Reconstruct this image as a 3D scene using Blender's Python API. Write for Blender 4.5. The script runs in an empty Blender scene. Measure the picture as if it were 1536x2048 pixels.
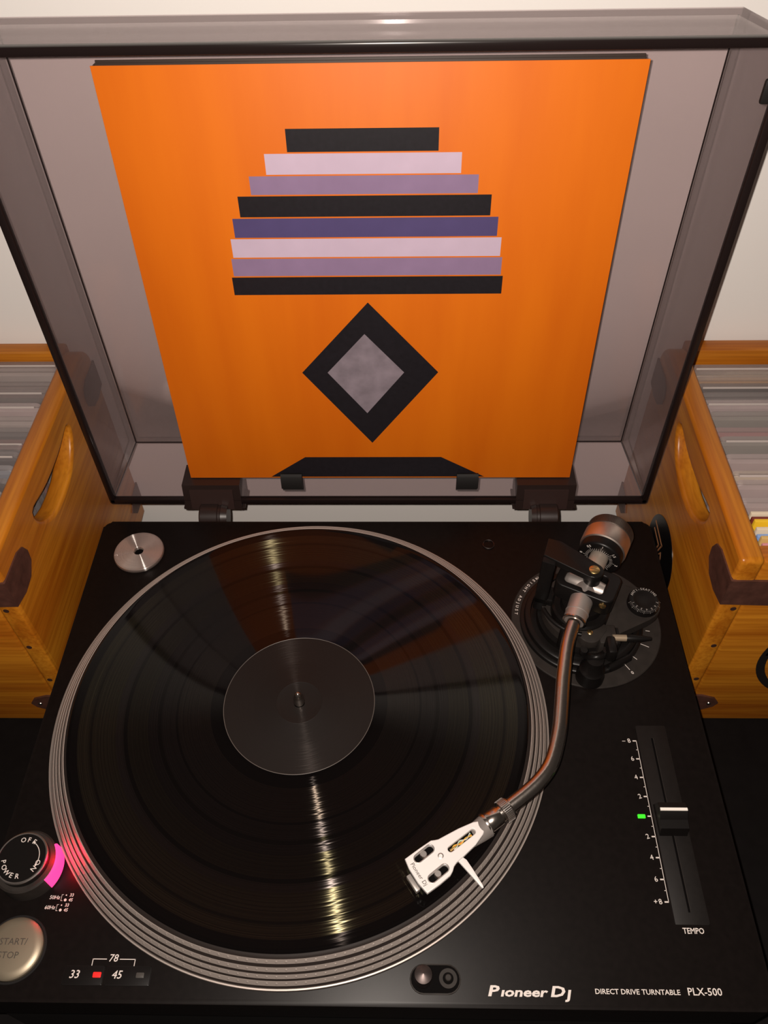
import bpy, bmesh, math, random
from mathutils import Vector, Matrix
random.seed(7)
R = math.radians
scene = bpy.context.scene
C = scene.collection

# ------------------------------------------------------------------ camera
CAM = Vector((.247422, -.093158, .513346))
PITCH, YAW, ROLL, FPX = .847706, -.033986, -.025561, 1640.0
d = Vector((math.sin(YAW)*math.cos(PITCH), math.cos(YAW)*math.cos(PITCH), -math.sin(PITCH)))
rt = Vector((math.cos(YAW), -math.sin(YAW), 0)); up = rt.cross(d)
rt2 = rt*math.cos(ROLL)+up*math.sin(ROLL); up2 = -rt*math.sin(ROLL)+up*math.cos(ROLL)
cd = bpy.data.cameras.new('camera'); cam = bpy.data.objects.new('camera', cd); C.objects.link(cam)
cd.sensor_fit = 'VERTICAL'; cd.sensor_height = 36; cd.lens = FPX/2048*36; cd.clip_start = .01
CM = Matrix((rt2, up2, -d)).transposed()
cam.matrix_world = Matrix.Translation(CAM) @ CM.to_4x4()
scene.camera = cam

# ------------------------------------------------------------------ world, phone flash, exposure
w = bpy.data.worlds.new('dim_room'); scene.world = w; w.use_nodes = True
bg = w.node_tree.nodes['Background']; bg.inputs[0].default_value = (1.0, .84, .72, 1); bg.inputs[1].default_value = .035
fl = bpy.data.lights.new('phone_flash', 'SPOT'); flash = bpy.data.objects.new('phone_flash', fl); C.objects.link(flash)
fl.energy = 15.5; fl.color = (1.0, .885, .79); fl.shadow_soft_size = .0022; fl.spot_size = R(140); fl.spot_blend = .6
FP = CAM + rt2*-.009 + up2*.006
flash.matrix_world = Matrix.Translation(FP) @ CM.to_4x4()
vs = scene.view_settings
scene.display_settings.display_device = 'sRGB'
vs.view_transform = 'Standard'; vs.look = 'None'; vs.gamma = 1; vs.use_curve_mapping = False; vs.exposure = 0.0

# ------------------------------------------------------------------ materials
MATS = {}
def nodes_of(m):
    m.use_nodes = True
    nt = m.node_tree; return nt, nt.nodes['Principled BSDF']
def mat(name, col, rough=.5, metal=0.0, spec=.5, emit=None, estr=0, noise=0, nscale=40, bump=0, coat=0):
    if name in MATS: return MATS[name]
    m = bpy.data.materials.new(name); nt, b = nodes_of(m)
    b.inputs['Base Color'].default_value = (*col, 1); b.inputs['Roughness'].default_value = rough
    b.inputs['Metallic'].default_value = metal; b.inputs['Specular IOR Level'].default_value = spec
    b.inputs['Coat Weight'].default_value = coat; b.inputs['Coat Roughness'].default_value = .1
    if emit: b.inputs['Emission Color'].default_value = (*emit, 1); b.inputs['Emission Strength'].default_value = estr
    if noise or bump:
        tc = nt.nodes.new('ShaderNodeTexCoord'); n = nt.nodes.new('ShaderNodeTexNoise')
        n.inputs['Scale'].default_value = nscale; n.inputs['Detail'].default_value = 6
        nt.links.new(tc.outputs['Object'], n.inputs['Vector'])
        if noise:
            mx = nt.nodes.new('ShaderNodeMix'); mx.data_type = 'RGBA'
            mx.inputs[6].default_value = (*[c*(1-noise) for c in col], 1); mx.inputs[7].default_value = (*[min(1, c*(1+noise)) for c in col], 1)
            nt.links.new(n.outputs['Fac'], mx.inputs[0]); nt.links.new(mx.outputs[2], b.inputs['Base Color'])
        if bump:
            bp = nt.nodes.new('ShaderNodeBump'); bp.inputs['Strength'].default_value = bump; bp.inputs['Distance'].default_value = .001
            nt.links.new(n.outputs['Fac'], bp.inputs['Height']); nt.links.new(bp.outputs['Normal'], b.inputs['Normal'])
    MATS[name] = m; return m

def wood(name, c1, c2, axis, rough=.32):
    """lacquered pine: long soft grain along one axis, thin darker growth lines"""
    if name in MATS: return MATS[name]
    m = bpy.data.materials.new(name); nt, b = nodes_of(m); N = nt.nodes.new; L = nt.links.new
    tc = N('ShaderNodeTexCoord'); mp = N('ShaderNodeMapping'); L(tc.outputs['Object'], mp.inputs['Vector'])
    s = [34, 34, 34]; s[axis] = 2.2; mp.inputs['Scale'].default_value = s
    n1 = N('ShaderNodeTexNoise'); n1.inputs['Scale'].default_value = 1.6; n1.inputs['Detail'].default_value = 3; n1.inputs['Distortion'].default_value = .6
    L(mp.outputs[0], n1.inputs['Vector'])
    mp2 = N('ShaderNodeMapping'); L(tc.outputs['Object'], mp2.inputs['Vector']); s2 = [420, 420, 420]; s2[axis] = 14; mp2.inputs['Scale'].default_value = s2
    n2 = N('ShaderNodeTexNoise'); n2.inputs['Scale'].default_value = 1; n2.inputs['Detail'].default_value = 2; L(mp2.outputs[0], n2.inputs['Vector'])
    r1 = N('ShaderNodeValToRGB'); r1.color_ramp.elements[0].position = .36; r1.color_ramp.elements[1].position = .64
    r1.color_ramp.elements[0].color = (*c2, 1); r1.color_ramp.elements[1].color = (*c1, 1); L(n1.outputs['Fac'], r1.inputs[0])
    r2 = N('ShaderNodeValToRGB'); r2.color_ramp.elements[0].color = (.78, .7, .62, 1); r2.color_ramp.elements[1].color = (1.08, 1.08, 1.08, 1)
    r2.color_ramp.elements[0].position = .3; r2.color_ramp.elements[1].position = .6; L(n2.outputs['Fac'], r2.inputs[0])
    mx = N('ShaderNodeMix'); mx.data_type = 'RGBA'; mx.blend_type = 'MULTIPLY'; mx.inputs[0].default_value = .8
    L(r1.outputs[0], mx.inputs[6]); L(r2.outputs[0], mx.inputs[7]); L(mx.outputs[2], b.inputs['Base Color'])
    b.inputs['Roughness'].default_value = rough; b.inputs['Specular IOR Level'].default_value = .35
    MATS[name] = m; return m

def smoked(name, tint, dust, gloss=.9, film=(.40, .33, .33)):
    """smoked acrylic: tinted straight-through transmission, fresnel gloss, a film of dust"""
    m = bpy.data.materials.new(name); m.use_nodes = True; nt = m.node_tree; nt.nodes.clear(); N = nt.nodes.new; L = nt.links.new
    out = N('ShaderNodeOutputMaterial'); tr = N('ShaderNodeBsdfTransparent'); tr.inputs[0].default_value = (*tint, 1)
    df = N('ShaderNodeBsdfDiffuse'); df.inputs[0].default_value = (*film, 1)
    gl = N('ShaderNodeBsdfGlossy'); gl.inputs['Roughness'].default_value = .12; gl.inputs['Color'].default_value = (gloss,)*3+(1,)
    tc = N('ShaderNodeTexCoord'); ns = N('ShaderNodeTexNoise'); ns.inputs['Scale'].default_value = 9; ns.inputs['Detail'].default_value = 5
    L(tc.outputs['Object'], ns.inputs['Vector'])
    mr = N('ShaderNodeMapRange'); mr.inputs['To Min'].default_value = dust*.6; mr.inputs['To Max'].default_value = dust*1.4; L(ns.outputs['Fac'], mr.inputs['Value'])
    m1 = N('ShaderNodeMixShader'); L(mr.outputs[0], m1.inputs[0]); L(tr.outputs[0], m1.inputs[1]); L(df.outputs[0], m1.inputs[2])
    fr = N('ShaderNodeFresnel'); fr.inputs['IOR'].default_value = 1.45
    m2 = N('ShaderNodeMixShader'); fm = N('ShaderNodeMath'); fm.operation = 'MULTIPLY'; fm.inputs[1].default_value = .5; L(fr.outputs[0], fm.inputs[0]); L(fm.outputs[0], m2.inputs[0]); L(m1.outputs[0], m2.inputs[1]); L(gl.outputs[0], m2.inputs[2])
    L(m2.outputs[0], out.inputs['Surface']); MATS[name] = m; return m

def groove(name, base, stops, gcol=.05, rough=.3, aniso=.82, jag=.012, rmax=.16):
    """turned or pressed disc: black glossy body plus an anisotropic lobe that follows circular grooves;
    stops = (radius, strength, tint) steps"""
    m = bpy.data.materials.new(name); nt, b = nodes_of(m); N = nt.nodes.new; L = nt.links.new
    out = nt.nodes['Material Output']
    b.inputs['Base Color'].default_value = (*base, 1); b.inputs['Roughness'].default_value = .05; b.inputs['Specular IOR Level'].default_value = .22
    tc = N('ShaderNodeTexCoord'); sep = N('ShaderNodeSeparateXYZ'); L(tc.outputs['Object'], sep.inputs[0])
    cx = N('ShaderNodeCombineXYZ'); L(sep.outputs[0], cx.inputs[0]); L(sep.outputs[1], cx.inputs[1])
    ln = N('ShaderNodeVectorMath'); ln.operation = 'LENGTH'; L(cx.outputs[0], ln.inputs[0])
    dv = N('ShaderNodeMath'); dv.operation = 'DIVIDE'; dv.inputs[1].default_value = rmax; L(ln.outputs['Value'], dv.inputs[0])
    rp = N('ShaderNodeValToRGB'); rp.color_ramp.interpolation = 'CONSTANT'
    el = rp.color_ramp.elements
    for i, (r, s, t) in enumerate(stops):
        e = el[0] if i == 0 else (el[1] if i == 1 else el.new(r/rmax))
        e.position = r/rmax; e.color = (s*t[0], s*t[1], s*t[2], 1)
    L(dv.outputs[0], rp.inputs[0])
    # fine per-groove variation
    sc = N('ShaderNodeMath'); sc.operation = 'MULTIPLY'; sc.inputs[1].default_value = 1800; L(ln.outputs['Value'], sc.inputs[0])
    n1 = N('ShaderNodeTexNoise'); n1.noise_dimensions = '1D'; n1.inputs['Scale'].default_value = 1; n1.inputs['Detail'].default_value = 4; L(sc.outputs[0], n1.inputs['W'])
    mr = N('ShaderNodeMapRange'); mr.inputs['From Min'].default_value = .3; mr.inputs['From Max'].default_value = .7
    mr.inputs['To Min'].default_value = .35*gcol; mr.inputs['To Max'].default_value = 1.5*gcol; L(n1.outputs['Fac'], mr.inputs['Value'])
    mul = N('ShaderNodeVectorMath'); mul.operation = 'SCALE'; L(rp.outputs[0], mul.inputs[0]); L(mr.outputs[0], mul.inputs['Scale'])
    gl = N('ShaderNodeBsdfAnisotropic') if hasattr(bpy.types, 'ShaderNodeBsdfAnisotropic') else N('ShaderNodeBsdfGlossy')
    gl.inputs['Roughness'].default_value = rough; gl.inputs['Anisotropy'].default_value = aniso
    L(mul.outputs[0], gl.inputs['Color'])
    tg = N('ShaderNodeTangent'); tg.direction_type = 'RADIAL'; tg.axis = 'Z'; L(tg.outputs[0], gl.inputs['Tangent'])
    # grooves wander a little sideways: tilt the normal along the groove by a value that depends on radius
    sc2 = N('ShaderNodeMath'); sc2.operation = 'MULTIPLY'; sc2.inputs[1].default_value = 950; L(ln.outputs['Value'], sc2.inputs[0])
    n2 = N('ShaderNodeTexNoise'); n2.noise_dimensions = '1D'; n2.inputs['Scale'].default_value = 1; n2.inputs['Detail'].default_value = 3; L(sc2.outputs[0], n2.inputs['W'])
    m2 = N('ShaderNodeMath'); m2.operation = 'SUBTRACT'; m2.inputs[1].default_value = .5; L(n2.outputs['Fac'], m2.inputs[0])
    m3 = N('ShaderNodeMath'); m3.operation = 'MULTIPLY'; m3.inputs[1].default_value = jag*5; L(m2.outputs[0], m3.inputs[0])
    tv = N('ShaderNodeVectorMath'); tv.operation = 'SCALE'; L(tg.outputs[0], tv.inputs[0]); L(m3.outputs[0], tv.inputs['Scale'])
    ge = N('ShaderNodeNewGeometry'); ad = N('ShaderNodeVectorMath'); ad.operation = 'ADD'; L(ge.outputs['Normal'], ad.inputs[0]); L(tv.outputs[0], ad.inputs[1])
    nm = N('ShaderNodeVectorMath'); nm.operation = 'NORMALIZE'; L(ad.outputs[0], nm.inputs[0]); L(nm.outputs[0], gl.inputs['Normal'])
    add = N('ShaderNodeAddShader'); L(b.outputs[0], add.inputs[0]); L(gl.outputs[0], add.inputs[1]); L(add.outputs[0], out.inputs['Surface'])
    MATS[name] = m; return m

BLK = mat('plinth_black', (.0060, .0044, .0040), .36, spec=.12, noise=.35, nscale=260)
BLK2 = mat('satin_black', (.0055, .0045, .0042), .36, spec=.25)
RUB = mat('rubber_black', (.010, .0088, .0085), .6, spec=.2)
DUSTY = mat('dusty_black', (.022, .0178, .0155), .6, spec=.2, noise=.5, nscale=120)
CHROME = mat('chrome', (.62, .55, .5), .2, 1.0, bump=.06, nscale=500)
SATIN = mat('satin_silver', (.62, .57, .54), .34, 1.0)
SILVER = mat('white_silver', (.62, .55, .51), .40, .85)
PLAT = mat('platter_metal', (.42, .36, .325), .50, .65)
PLATD = mat('platter_groove', (.018, .0135, .012), .5, spec=.08)
BRASS = mat('brass', (.75, .52, .22), .3, 1.0)
WHT = mat('print_white', (.62, .56, .52), .6)
GREY = mat('print_grey', (.30, .27, .25), .6)
DRK = mat('print_dark', (.05, .04, .03), .6)
HOLE = mat('dark_recess', (.003, .0025, .0025), .7, spec=.03)

# ------------------------------------------------------------------ geometry helpers
WL = {}
def put(name, bm, m, parent=None, origin=None, smooth=40):
    me = bpy.data.meshes.new(name)
    if isinstance(bm, bmesh.types.BMesh):
        bmesh.ops.recalc_face_normals(bm, faces=bm.faces[:]); bm.to_mesh(me); bm.free()
    else: me = bm; me.name = name
    if origin is None:
        xs = [v.co for v in me.vertices]
        lo = Vector([min(c[i] for c in xs) for i in range(3)]); hi = Vector([max(c[i] for c in xs) for i in range(3)])
        origin = Vector(((lo.x+hi.x)/2, (lo.y+hi.y)/2, lo.z))
    origin = Vector(origin)
    me.transform(Matrix.Translation(-origin))
    if smooth: me.shade_smooth(); me.set_sharp_from_angle(angle=R(smooth))
    me.materials.clear(); me.materials.append(m)
    o = bpy.data.objects.new(name, me); C.objects.link(o)
    WL[o.name] = origin
    if parent is not None:
        o.parent = parent; o.location = origin - WL[parent.name]
    else: o.location = origin
    return o
def empty(name, loc):
    o = bpy.data.objects.new(name, None); C.objects.link(o); o.location = loc; o.empty_display_size = .02
    WL[o.name] = Vector(loc); return o
def tag(o, label, cat, group=None):
    o['label'] = label; o['category'] = cat
    if group: o['group'] = group
    return o
def box(x0, x1, y0, y1, z0, z1, bev=0, seg=2, bm=None, mtx=None):
    b2 = bmesh.new()
    bmesh.ops.create_cube(b2, size=1, matrix=Matrix.Translation(((x0+x1)/2, (y0+y1)/2, (z0+z1)/2)) @ Matrix.Diagonal((x1-x0, y1-y0, z1-z0, 1)))
    if bev: bmesh.ops.bevel(b2, geom=b2.edges[:], offset=bev, segments=seg, affect='EDGES', profile=.5)
    return merge(bm, b2, mtx)
def merge(bm, b2, mtx=None):
    if mtx is not None: b2.transform(mtx)
    if bm is None: return b2
    me = bpy.data.meshes.new('tmp'); b2.to_mesh(me); b2.free(); bm.from_mesh(me); bpy.data.meshes.remove(me)
    return bm
def lathe(prof, cx=0, cy=0, seg=96, mtx=None, bm=None):
    """revolve (r, z) list about z; r=0 closes on the axis"""
    b2 = bmesh.new(); rings = []
    for r, z in prof:
        if r < 1e-7: rings.append([b2.verts.new((cx, cy, z))])
        else: rings.append([b2.verts.new((cx+r*math.cos(2*math.pi*i/seg), cy+r*math.sin(2*math.pi*i/seg), z)) for i in range(seg)])
    for a, b in zip(rings, rings[1:]):
        for i in range(seg):
            j = (i+1) % seg
            if len(a) == 1 and len(b) == 1: continue
            if len(a) == 1: b2.faces.new((a[0], b[i], b[j]))
            elif len(b) == 1: b2.faces.new((a[i], a[j], b[0]))
            else: b2.faces.new((a[i], a[j], b[j], b[i]))
    return merge(bm, b2, mtx)
def ring_profile(r0, r1, z0, z1, bev=.0003):
    return [(r0, z0), (r0, z1-bev), (r0+bev, z1), (r1-bev, z1), (r1, z1-bev), (r1, z0), (r0, z0)]
def catmull(pts, n=8):
    P = [Vector(p) for p in pts]; P = [P[0]*2-P[1]]+P+[P[-1]*2-P[-2]]; o = []
    for i in range(1, len(P)-2):
        for k in range(n):
            t = k/n; a, b, c, e = P[i-1:i+3]
            o.append(.5*((2*b)+(c-a)*t+(2*a-5*b+4*c-e)*t*t+(3*b-a-3*c+e)*t**3))
    o.append(P[-2]); return o
def tube(path, rad, seg=16, bm=None, mtx=None):
    path = [Vector(p) for p in path]; n = len(path)
    rad = rad if isinstance(rad, (list, tuple)) else [rad]*n
    b2 = bmesh.new(); ref = None; rings = []
    for i, p in enumerate(path):
        t = (path[min(i+1, n-1)]-path[max(i-1, 0)]).normalized()
        if ref is None: ref = t.orthogonal().normalized()
        u = (ref-t*ref.dot(t)).normalized(); v = t.cross(u); ref = u
        rings.append([b2.verts.new(p+(u*math.cos(2*math.pi*k/seg)+v*math.sin(2*math.pi*k/seg))*rad[i]) for k in range(seg)])
    for a, b in zip(rings, rings[1:]):
        for i in range(seg): b2.faces.new((a[i], a[(i+1) % seg], b[(i+1) % seg], b[i]))
    b2.faces.new(rings[0][::-1]); b2.faces.new(rings[-1])
    return merge(bm, b2, mtx)
def axis_lathe(prof, p0, direction, seg=48, bm=None):
    """revolve (r, t) about the line from p0 along direction"""
    q = Vector((0, 0, 1)).rotation_difference(Vector(direction).normalized()).to_matrix().to_4x4()
    return lathe(prof, seg=seg, mtx=Matrix.Translation(Vector(p0)) @ q, bm=bm)
def prism(poly, z0, z1, bev=0, seg=2, bm=None, mtx=None):
    b2 = bmesh.new(); n = len(poly)
    a = [b2.verts.new((x, y, z0)) for x, y in poly]; b = [b2.verts.new((x, y, z1)) for x, y in poly]
    b2.faces.new(a[::-1]); top = b2.faces.new(b)
    for i in range(n): b2.faces.new((a[i], a[(i+1) % n], b[(i+1) % n], b[i]))
    if bev: bmesh.ops.bevel(b2, geom=list(top.edges), offset=bev, segments=seg, affect='EDGES', profile=.5)
    return merge(bm, b2, mtx)
def rrect(x0, x1, y0, y1, r, n=6):
    o = []
    for cx, cy, a0 in ((x1-r, y1-r, 0), (x0+r, y1-r, 90), (x0+r, y0+r, 180), (x1-r, y0+r, 270)):
        for k in range(n+1):
            a = R(a0+90*k/n); o.append((cx+r*math.cos(a), cy+r*math.sin(a)))
    return o
def circ(cx, cy, r, n=32, a0=0, a1=360):
    m = n if a1-a0 >= 360 else n+1
    return [(cx+r*math.cos(R(a0+(a1-a0)*i/n)), cy+r*math.sin(R(a0+(a1-a0)*i/n))) for i in range(m)]
def pill(ax, ay, bx, by, r, n=10):
    a = math.degrees(math.atan2(by-ay, bx-ax)); return circ(bx, by, r, n, a-90, a+90)+circ(ax, ay, r, n, a+90, a+270)
def hull(pts):
    pts = sorted(set((round(x, 6), round(y, 6)) for x, y in pts))
    def half(ps):
        h = []
        for p in ps:
            while len(h) > 1 and (h[-1][0]-h[-2][0])*(p[1]-h[-2][1])-(h[-1][1]-h[-2][1])*(p[0]-h[-2][0]) <= 0: h.pop()
            h.append(p)
        return h
    a = half(pts); b = half(pts[::-1]); return a[:-1]+b[:-1]
def holed(loops, thick, bev=.0004):
    """plate with holes from 2D loops, centred on z=0, as a mesh"""
    cu = bpy.data.curves.new('tmpc', 'CURVE'); cu.dimensions = '2D'; cu.fill_mode = 'BOTH'
    cu.extrude = thick/2-bev; cu.bevel_depth = bev; cu.bevel_resolution = 2; cu.offset = -bev
    for lp in loops:
        s = cu.splines.new('POLY'); s.points.add(len(lp)-1); s.use_cyclic_u = True
        for p, (x, y) in zip(s.points, lp): p.co = (x, y, 0, 1)
    o = bpy.data.objects.new('tmpo', cu); me = bpy.data.meshes.new_from_object(o)
    bpy.data.objects.remove(o); bpy.data.curves.remove(cu); return me
TXT = {}
def text_bm(s, size, bm=None, mtx=None, shear=0, bold=0, align='CENTER', thick=.00006, sx=1.0, space=1.0):
    cu = bpy.data.curves.new('tmpt', 'FONT'); cu.body = s; cu.size = size; cu.shear = shear; cu.offset = bold
    cu.align_x = align; cu.align_y = 'CENTER'; cu.extrude = thick; cu.resolution_u = 2; cu.space_character = space
    o = bpy.data.objects.new('tmpo', cu); me = bpy.data.meshes.new_from_object(o)
    bpy.data.objects.remove(o); bpy.data.curves.remove(cu)
    me.transform(Matrix.Diagonal((sx, 1, 1, 1)))
    if mtx is not None: me.transform(mtx)
    if bm is None: bm = bmesh.new()
    bm.from_mesh(me); bpy.data.meshes.remove(me); return bm
def at(x, y, z, rot=0): return Matrix.Translation((x, y, z)) @ Matrix.Rotation(R(rot), 4, 'Z')
def arc_text(s, size, cx, cy, r, z, a_mid, step, bm=None, outward=True, bold=0):
    n = len(s)
    for i, ch in enumerate(s):
        a = a_mid-(i-(n-1)/2)*step*(1 if outward else -1)
        m = at(cx+r*math.cos(R(a)), cy+r*math.sin(R(a)), z, a-90 if outward else a+90)
        if ch != ' ': bm = text_bm(ch, size, bm, m, bold=bold)
    return bm

TZ = -.125          # table top
WY = .4745          # wall face
# ------------------------------------------------------------------ setting
o = put('wall_back', box(-1.3, 1.75, WY, WY+.1, -.875, 1.65), mat('painted_wall', (.86, .83, .80), .7, noise=.02, nscale=3, bump=.02), smooth=0); o['kind'] = 'structure'
o = put('floor', box(-1.3, 1.75, -1.4, WY, -.915, -.875), mat('floor_wood', (.2, .11, .05), .5, noise=.3, nscale=8), smooth=0); o['kind'] = 'structure'
tb = empty('table', (.225, .1, -.875)); tag(tb, 'matte black table carrying the turntable and both wooden crates', 'table')
TBM = mat('table_black', (.0055, .0046, .0046), .6, spec=.1, noise=.3, nscale=90)
put('table_top', box(-.55, 1.0, -.22, .4535, TZ-.035, TZ, .002), TBM, tb)
for x in (-.51, .92):
    for y in (-.18, .40): put('leg', box(x, x+.05, y, y+.05, -.875, TZ-.035, .002), TBM, tb)

# ------------------------------------------------------------------ turntable
SX, SY = .17879, .17184
W, D = .450, .349
tt = empty('turntable', (.225, .17, TZ)); tag(tt, 'black direct drive turntable with raised smoked cover and curved metal tonearm', 'turntable')
pl = put('plinth', prism(rrect(0, W, 0, D, .006), -.030, 0, .0022, 3), BLK, tt)
put('lower_body', prism(rrect(.003, W-.003, .004, D-.003, .006), -.100, -.0302), RUB, pl)
for x in (.05, .40):
    for y in (.05, .30):
        put('foot', lathe([(0, TZ), (.021, TZ), (.024, TZ+.004), (.024, TZ+.018), (.019, TZ+.026), (0, TZ+.026)], x, y, 32), RUB, tt)

# platter with strobe rings
pt = put('platter', lathe([(0, .0006), (.1645, .0006), (.1658, .002), (.1658, .0052), (.1650, .0066), (.1532, .0189), (.1515, .0196), (.0, .0196)], SX, SY, 192), PLATD, tt, origin=(SX, SY, 0))
A = Vector((.1530, .0192)); B = Vector((.1660, .0062)); nrm = Vector((.70, .70))*.00045
for f0, f1 in ((.03, .17), (.28, .42), (.50, .63), (.70, .85)):
    a = A.lerp(B, f0); b = A.lerp(B, f1); e = (b-a)*.08
    prof = [a, a+nrm+e, b+nrm-e, b]
    put('strobe_ring', lathe([tuple(v) for v in prof], SX, SY, 192), PLAT, pt, origin=(SX, SY, 0))
put('rim_lip', lathe([(.1646, .0062), (.1655, .0074), (.1662, .0072), (.1664, .0060), (.1660, .0045)], SX, SY, 192), PLAT, pt, origin=(SX, SY, 0))
bm = bmesh.new()
for (f, n, rr) in ((.10, 180, .00105), (.35, 184, .00095), (.565, 188, .0009), (.775, 192, .001)):
    c = A.lerp(B, f)+nrm
    for i in range(n):
        a = 2*math.pi*i/n; M = Matrix.Translation((SX, SY, 0)) @ Matrix.Rotation(a, 4, 'Z') @ Matrix.Translation((c.x, 0, c.y)) @ Matrix.Rotation(R(45), 4, 'Y')
        vb = [bm.verts.new(M @ Vector((rr*math.cos(k*math.pi/3), rr*math.sin(k*math.pi/3), -.0001))) for k in range(6)]
        vt = [bm.verts.new(M @ Vector((rr*.7*math.cos(k*math.pi/3), rr*.8*math.sin(k*math.pi/3), .00004))) for k in range(6)]
        bm.faces.new(vt)
        for k in range(6): bm.faces.new((vb[k], vb[(k+1) % 6], vt[(k+1) % 6], vt[k]))
o = put('strobe_dots', bm, PLAT, pt, origin=(SX, SY, 0)); o['kind'] = 'stuff'
put('spindle', lathe([(.0036, .019), (.0036, .0268), (.0034, .0285), (.0022, .0318), (.0009, .0336), (0, .0339)], SX, SY, 24), CHROME, pt)

# power knob and strobe housing
PX, PY = .0222, .071
ph = put('strobe_housing', lathe([(.0188, .0), (.0183, .0118), (.0172, .0128), (0, .0128)], PX, PY, 64), DUSTY, tt)
PK = put('power_knob', lathe([(.0150, .0129), (.0150, .0176), (.0146, .0180), (.0139, .0180), (.0137, .0177), (0, .0177)], PX, PY, 64), BLK2, tt)
put('knob_edge', lathe([(.01505, .0170), (.01505, .0177), (.0146, .01815), (.0139, .0181)], PX, PY, 64), SATIN, PK)
bm = arc_text('OFF', .0040, PX, PY, .0105, .01785, 82, 19, bold=.00003)
bm = arc_text('ON', .0040, PX, PY, .0105, .01785, -24, 21, bm, bold=.00003)
bm = arc_text('POWER', .0040, PX, PY, .0105, .01785, 232, 20, bm, outward=False, bold=.00003)
aa = [R(58-78*i/16) for i in range(17)]
for a0, a1 in zip(aa, aa[1:]):
    r0, r1 = .0100, .0104
    v = [bm.verts.new((PX+r*math.cos(a), PY+r*math.sin(a), .0179)) for r, a in ((r0, a0), (r1, a0), (r1, a1), (r0, a1))]; bm.faces.new(v)
for a, s in ((58, 1), (-20, -1)):
    ar = R(a); c = Vector((PX+.0102*math.cos(ar), PY+.0102*math.sin(ar), .0179)); t = Vector((-math.sin(ar), math.cos(ar), 0))*s; n = Vector((math.cos(ar), math.sin(ar), 0))
    bm.faces.new([bm.verts.new(p) for p in (c+t*.0018, c+n*.0008, c-n*.0008)])
put('printed_lettering', bm, WHT, PK, smooth=0)
bm = bmesh.new(); n = 20
for r0, r1, z0, z1 in ((.0186, .0194, .0015, .0122),):
    cs = []
    for i in range(n+1):
        a = R(-36+70*i/n); c, s = math.cos(a), math.sin(a)
        cs.append([bm.verts.new((PX+r*c, PY+r*s, z)) for r, z in ((r0, z0), (r1+.0004, z0), (r1, z1-.001), (r0+.0002, z1), (r0-.0015, z1))])
    for a, b in zip(cs, cs[1:]):
        for k in range(4): bm.faces.new((a[k], a[k+1], b[k+1], b[k]))
    bm.faces.new(cs[0]); bm.faces.new(cs[-1][::-1])
o = put('strobe_window', bm, mat('strobe_red', (.5, .02, .05), .4, emit=(1, .045, .26), estr=1.6), ph); o['label'] = 'glowing red strobe window'
sl_ = bpy.data.lights.new('strobe_lamp', 'POINT'); so = bpy.data.objects.new('strobe_lamp', sl_); C.objects.link(so)
sl_.energy = .030; sl_.color = (1, .002, .02); sl_.shadow_soft_size = .003
so.parent = tt; so.location = Vector((PX+.0185*math.cos(R(2)), PY+.0185*math.sin(R(2)), .0165))-WL['turntable']

# start/stop button
bx, by = .0258, .0262
bt = put('start_stop_button', lathe([(.0165, .0), (.0165, .0022), (.0156, .0032), (.012, .0038), (0, .0041)], bx, by, 64), mat('button_metal', (.30, .25, .18), .45, .7), tt)
put('button_surround', lathe(ring_profile(.0167, .0182, -.0005, .0009), bx, by, 64), RUB, bt)
bm = text_bm('START/', .0050, None, at(bx-.0003, by+.0030, .0041)); text_bm('STOP', .0050, bm, at(bx-.0012, by-.0040, .0041))
put('printed_lettering', bm, DRK, bt, smooth=0)

# speed buttons
for k, (x0, x1, t, lx) in enumerate(((.0575, .0800, '33', .0765), (.0815, .1065, '45', .1008))):
    s = put('speed_button', prism(rrect(x0, x1, .0085, .0183, .0006), -.0005, .0006, .0003), BLK2, tt)
    put('printed_lettering', text_bm(t, .0058, None, at(x0+.0062, .0137, .0007), shear=.15, bold=.00004), WHT, s, smooth=0)
    if k == 0: m = mat('led_red', (.4, .01, .01), .3, emit=(1, .010, .008), estr=2.2)
    else: m = mat('led_off', (.05, .045, .04), .4)
    put('indicator_light', prism(rrect(lx-.0022, lx+.0022, .0124, .0150, .0003), .0005, .0010, .0002), m, s)
bm = text_bm('78', .0054, None, at(.0837, .0222, .0001), shear=.12, bold=.00003)
for r in ((.0722, .0800, .0216, .0220), (.0874, .0962, .0216, .0220), (.0720, .0724, .0182, .0220), (.0960, .0964, .0182, .0220)): box(*r, 0, .00012, bm=bm)
put('printed_lettering', bm, WHT, pl, smooth=0)
bm = bmesh.new()
for yy, s in ((.0543, '50Hz'), (.0487, '60Hz')):
    x = .0410 if s[0] == '5' else .0396
    text_bm(s, .0029, bm, at(x, yy, .0001), shear=.1, bold=.00003)
    for yo, t, rr in ((.0014, '33', .0004), (-.0013, '45', .0008)):
        lathe([(rr, 0), (rr, .00012), (0, .00012)], x+.0066, yy+yo, 12, bm=bm); text_bm(t, .0025, bm, at(x+.0098, yy+yo, .0001), shear=.1, bold=.00003)
    for r in ((x+.0039, x+.0041, yy-.0018, yy+.0018), (x+.0041, x+.0050, yy+.0016, yy+.0018), (x+.0041, x+.0050, yy-.0018, yy-.0016)): box(*r, 0, .00012, bm=bm)
put('printed_lettering', bm, WHT, pl, smooth=0)

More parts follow.
